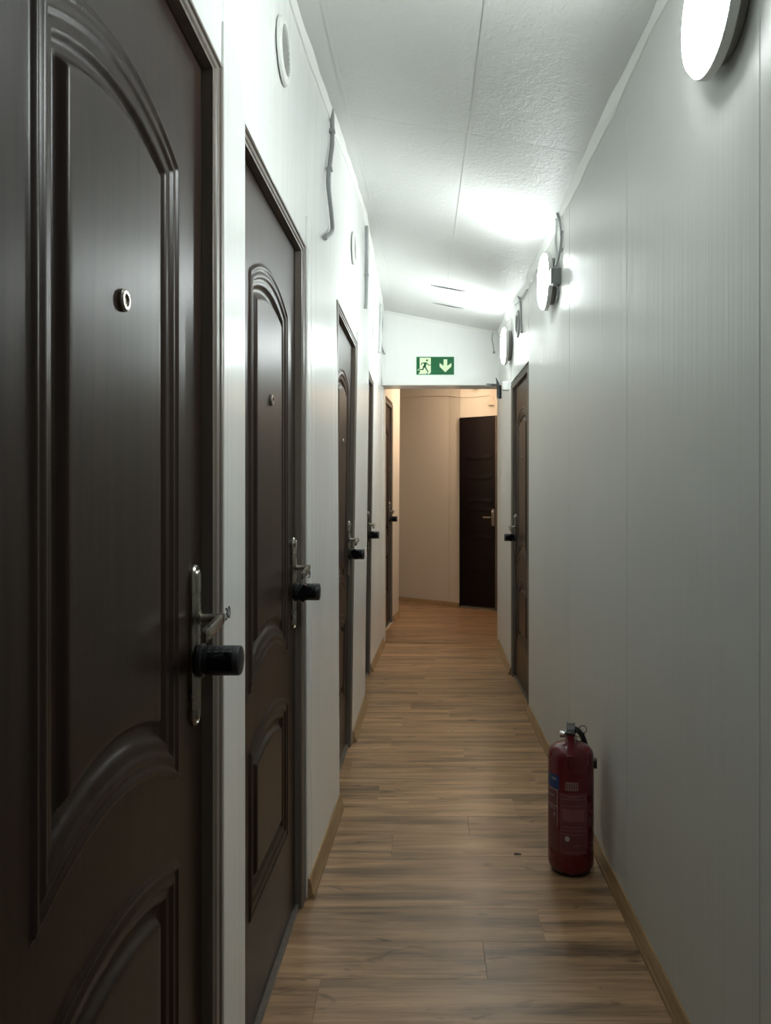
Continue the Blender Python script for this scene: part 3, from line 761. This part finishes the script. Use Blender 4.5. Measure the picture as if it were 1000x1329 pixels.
slab(g, [S(280, 285), S(338, 288), S(322, 360), S(300, 378), S(268, 372), S(285, 330)], -.0014, -.002)
stroke([(288, 293), (248, 300), (234, 330)], 9, 8); stroke([(328, 294), (368, 334), (408, 338)], 10, 7)
stroke([(300, 362), (330, 408), (362, 464)], 13, 10); stroke([(280, 362), (268, 416), (192, 421)], 13, 9)
disc(184, 462, 15); disc(343, 497, 13)
g.obj('running_figure', M_green, sg)

# ------------------------------------------------------------------ fire extinguisher
ex = empty('fire_extinguisher', (.502, 2.652, 0), (0, 0, R(-10.7))); tag(ex, 'red fire extinguisher standing on the floor against the right wall', 'fire extinguisher')
r0 = .0775
G().lathe([(.056, .001), (.062, .001), (.066, .003), (.066, .010), (.060, .012)], 'z', 48).obj('base_ring', M_blackp, ex, smooth=35)
G().lathe([(.050, .008), (.063, .0085), (.071, .013), (.0765, .025), (r0, .042), (r0, .385), (.0765, .399), (.072, .411), (.062, .422), (.046, .430), (.030, .435), (.020, .438), (.020, .444)], 'z', 64).obj('cylinder_body', M_red, ex, smooth=60)
G().lathe([(.0165, .4405), (.0215, .4405), (.0215, .452), (.017, .455), (.014, .466), (.014, .474)], 'z', 24).obj('neck_collar', M_nickel, ex, smooth=35)
vb = G().box((-.012, -.016, .452), (.012, .016, .480)).obj('valve_body', M_redd, ex)
# carrying handle and squeeze lever reach toward the viewer
def strip(g, pts, w_, t_):
    rs = []
    for (yy, z) in pts: rs.append([(-w_, yy, z-t_), (w_, yy, z-t_), (w_, yy, z+t_), (-w_, yy, z+t_)])
    return g.rings(rs)
strip(G(), [(.012, .466), (-.03, .462), (-.075, .440), (-.105, .420), (-.112, .418)], .0125, .0025).obj('carrying_handle', M_redd, ex)
strip(G(), [(.010, .486), (-.02, .502), (-.06, .508), (-.10, .504), (-.114, .494)], .0125, .003).obj('squeeze_lever', M_blackp, ex)
for sx in (-.0128, .0128): G().box((sx-.0012, -.03, .462), (sx+.0012, .012, .500)).obj('lever_bracket', M_blackp, ex)
G().lathe([(.009, -.012), (.0105, -.020), (.0115, -.034), (.0105, -.037), (.0001, -.0375)], 'x', 24, (0, -.004, .462)).obj('pressure_gauge', M_chrome, ex, smooth=35)
g = G(); g.tube([(.014, -.02, .484), (.024, -.022, .484), (.030, -.022, .486)], .0014, 8)
cx, cz = .040, .487
g.tube([(cx+.0125*math.cos(a), -.022+.002*math.sin(2*a), cz+.0125*math.sin(a)) for a in [2*PI*i/16 for i in range(17)]], .0014, 8, False); g.obj('safety_pin', M_blackp, ex, smooth=60)
g = G(); g.tube([(.014, -.016, .462), (.030, -.018, .459), (.042, -.020, .466), (.045, -.020, .475), (.038, -.020, .452), (.026, -.016, .443), (.012, -.01, .452)], .0012, 8); g.obj('seal_wire', M_blackp, ex, smooth=60)
g = G(); g.tube([(.010, .016, .466), (.018, .045, .466), (.040, .074, .435), (.058, .078, .37), (.068, .062, .30), (.069, .058, .22), (.069, .056, .15), (.067, .056, .10)], .0095, 12); g.obj('hose', M_blackp, ex, smooth=60)
g = G(); g.lathe([(.0095, .04), (.012, .06), (.012, .09), (.010, .095)], 'z', 14, (.067, .056, .03)); g.obj('nozzle', M_blackp, ex, smooth=35)
G().box((.066, .010, .345), (.0885, .040, .372)).obj('hose_clip', M_blackp, ex)
# printed labels wrapped on the body; bearing: angle 0 faces the viewer
FACE = math.atan2(-.502, -2.652)          # direction from extinguisher to the viewer, close to -y
def wrapf(x_frac, z, rr): # x_frac in -1..1 across the visible width
    a = math.asin(max(-1, min(1, x_frac))); ang = -PI/2+a
    return (rr*math.cos(ang), rr*math.sin(ang), z)
def patch(name, x0, x1, z0, z1, mat, parent, lvl=1, n=10, skew=0):
    V = []; F = []; a0, a1 = math.asin(x0), math.asin(x1); rA, rB = r0+.0002*lvl, r0+.0002*lvl+.00025
    for i in range(n+1):
        a = a0+(a1-a0)*i/n; ang = -PI/2+a
        for rr in (rA-.0004, rB):
            for z in (z0, z1): V.append((rr*math.cos(ang), rr*math.sin(ang), z))
    for i in range(n):
        b = i*4; F += [(b+2, b+6, b+7, b+3), (b, b+1, b+5, b+4), (b, b+4, b+6, b+2), (b+1, b+3, b+7, b+5)]
    F += [(0, 2, 3, 1), (n*4, n*4+1, n*4+3, n*4+2)]
    return obj(name, V, F, mat, parent, smooth=40)
def multi(name, rows, mat, parent, lvl):
    V = []; F = []
    for (x0, x1, z0, z1) in rows:
        n = 12; b0 = len(V)
        for i in range(n+1):
            a = math.asin(x0)+(math.asin(x1)-math.asin(x0))*i/n; ang = -PI/2+a
            for rr in (r0, r0+.0002*lvl+.0003):
                for z in (z0, z1): V.append((rr*math.cos(ang), rr*math.sin(ang), z))
        for i in range(n):
            b = b0+i*4; F += [(b+2, b+6, b+7, b+3), (b, b+1, b+5, b+4), (b, b+4, b+6, b+2), (b+1, b+3, b+7, b+5)]
        F += [(b0, b0+2, b0+3, b0+1), (b0+n*4, b0+n*4+1, b0+n*4+3, b0+n*4+2)]
    return obj(name, V, F, mat, parent)
def zz(py): return E-(py-648)*2.578/1000
L1 = patch('instruction_label', -.47, .68, zz(1110), zz(1030), M_labd, ex, 1); L1['label'] = 'faded pinkish instruction label'
L2 = patch('side_label', -.97, -.53, zz(1108), zz(1028), M_labd, ex, 1)
L3 = patch('blue_label', -.97, -.50, zz(1027), zz(1009), M_blue, ex, 1); L3['label'] = 'blue maker label at the left edge'
patch('logo_spot', -.95, -.84, zz(1016), zz(1011), M_greenl, L3, 3, 4)
rows = [(-.44, .64, zz(1034), zz(1032.6)), (-.38, .60, zz(1052), zz(1051)), (-.42, .62, zz(1038.5), zz(1037)), (-.38, .58, zz(1047), zz(1045.6)),
        (-.38, .56, zz(1084), zz(1082.6)), (-.38, .62, zz(1079), zz(1077.5)), (-.36, .5, zz(1074.5), zz(1073)), (.1, .4, zz(1098.5), zz(1097)), (-.35, .58, zz(1107), zz(1105.8)),
        (-.47, -.445, zz(1108), zz(1032)), (.64, .665, zz(1108), zz(1032)), (-.36, .58, zz(1066.5), zz(1050.5)), (-.12, .30, zz(1036), zz(1033))]
multi('instruction_print', rows, M_lab, L1, 2)
multi('side_print', [(-.95, -.55, zz(1029.5), zz(1027.6)), (-.95, -.70, zz(1037.5), zz(1035.8)), (-.95, -.55, zz(1051), zz(1049)), (-.93, -.68, zz(1054.5), zz(1053)), (-.74, -.66, zz(1063), zz(1059)), (-.58, -.55, zz(1075), zz(1030))], M_pale, L2, 2)
V = []
sp = multi('white_box_mark', [(-.22, .32, zz(1026), zz(1015.5))], M_pale, ex, 1)
multi('box_bars', [(-.18+.1*i, -.125+.1*i, zz(1024.5), zz(1017)) for i in range(5)], M_labd, sp, 2)
n = 20; rr = r0+.0009; V = []; 
for i in range(n):
    a = 2*PI*i/n; xf = -.15+.105*math.cos(a); V.append(wrapf(xf, zz(1089)+.009*math.sin(a), rr))
V += [wrapf(-.15+.105*math.cos(2*PI*i/n), zz(1089)+.009*math.sin(2*PI*i/n), r0-.0005) for i in range(n)]
obj('round_seal', V, [tuple(range(n)), tuple(reversed(range(n, 2*n)))]+[(i, (i+1) % n, n+(i+1) % n, n+i) for i in range(n)], M_white, L1)
v, f = fontmesh('LEX', .013, .0002)
vv = []
for p in v:
    a = math.asin(-.71)+p.x/r0; ang = -PI/2+a; rr = r0+.0008+p.z; vv.append((rr*math.cos(ang), rr*math.sin(ang), zz(1014.5)+p.y))
obj('blue_label_letters', vv, f, M_white, L3)

# small dark scrap on the floor
sc_ = G().hexa([(-.012, -.003, 0), (.014, -.001, 0), (.014, .003, 0), (-.010, .004, 0), (-.012, -.003, .003), (.014, -.001, .002), (.014, .003, .002), (-.010, .004, .004)]).obj('scrap', M_ink)
sc_.location = ((671-551)*2.755/1000, 2.755, .0005); tag(sc_, 'tiny dark scrap on the floor left of the extinguisher', 'scrap')
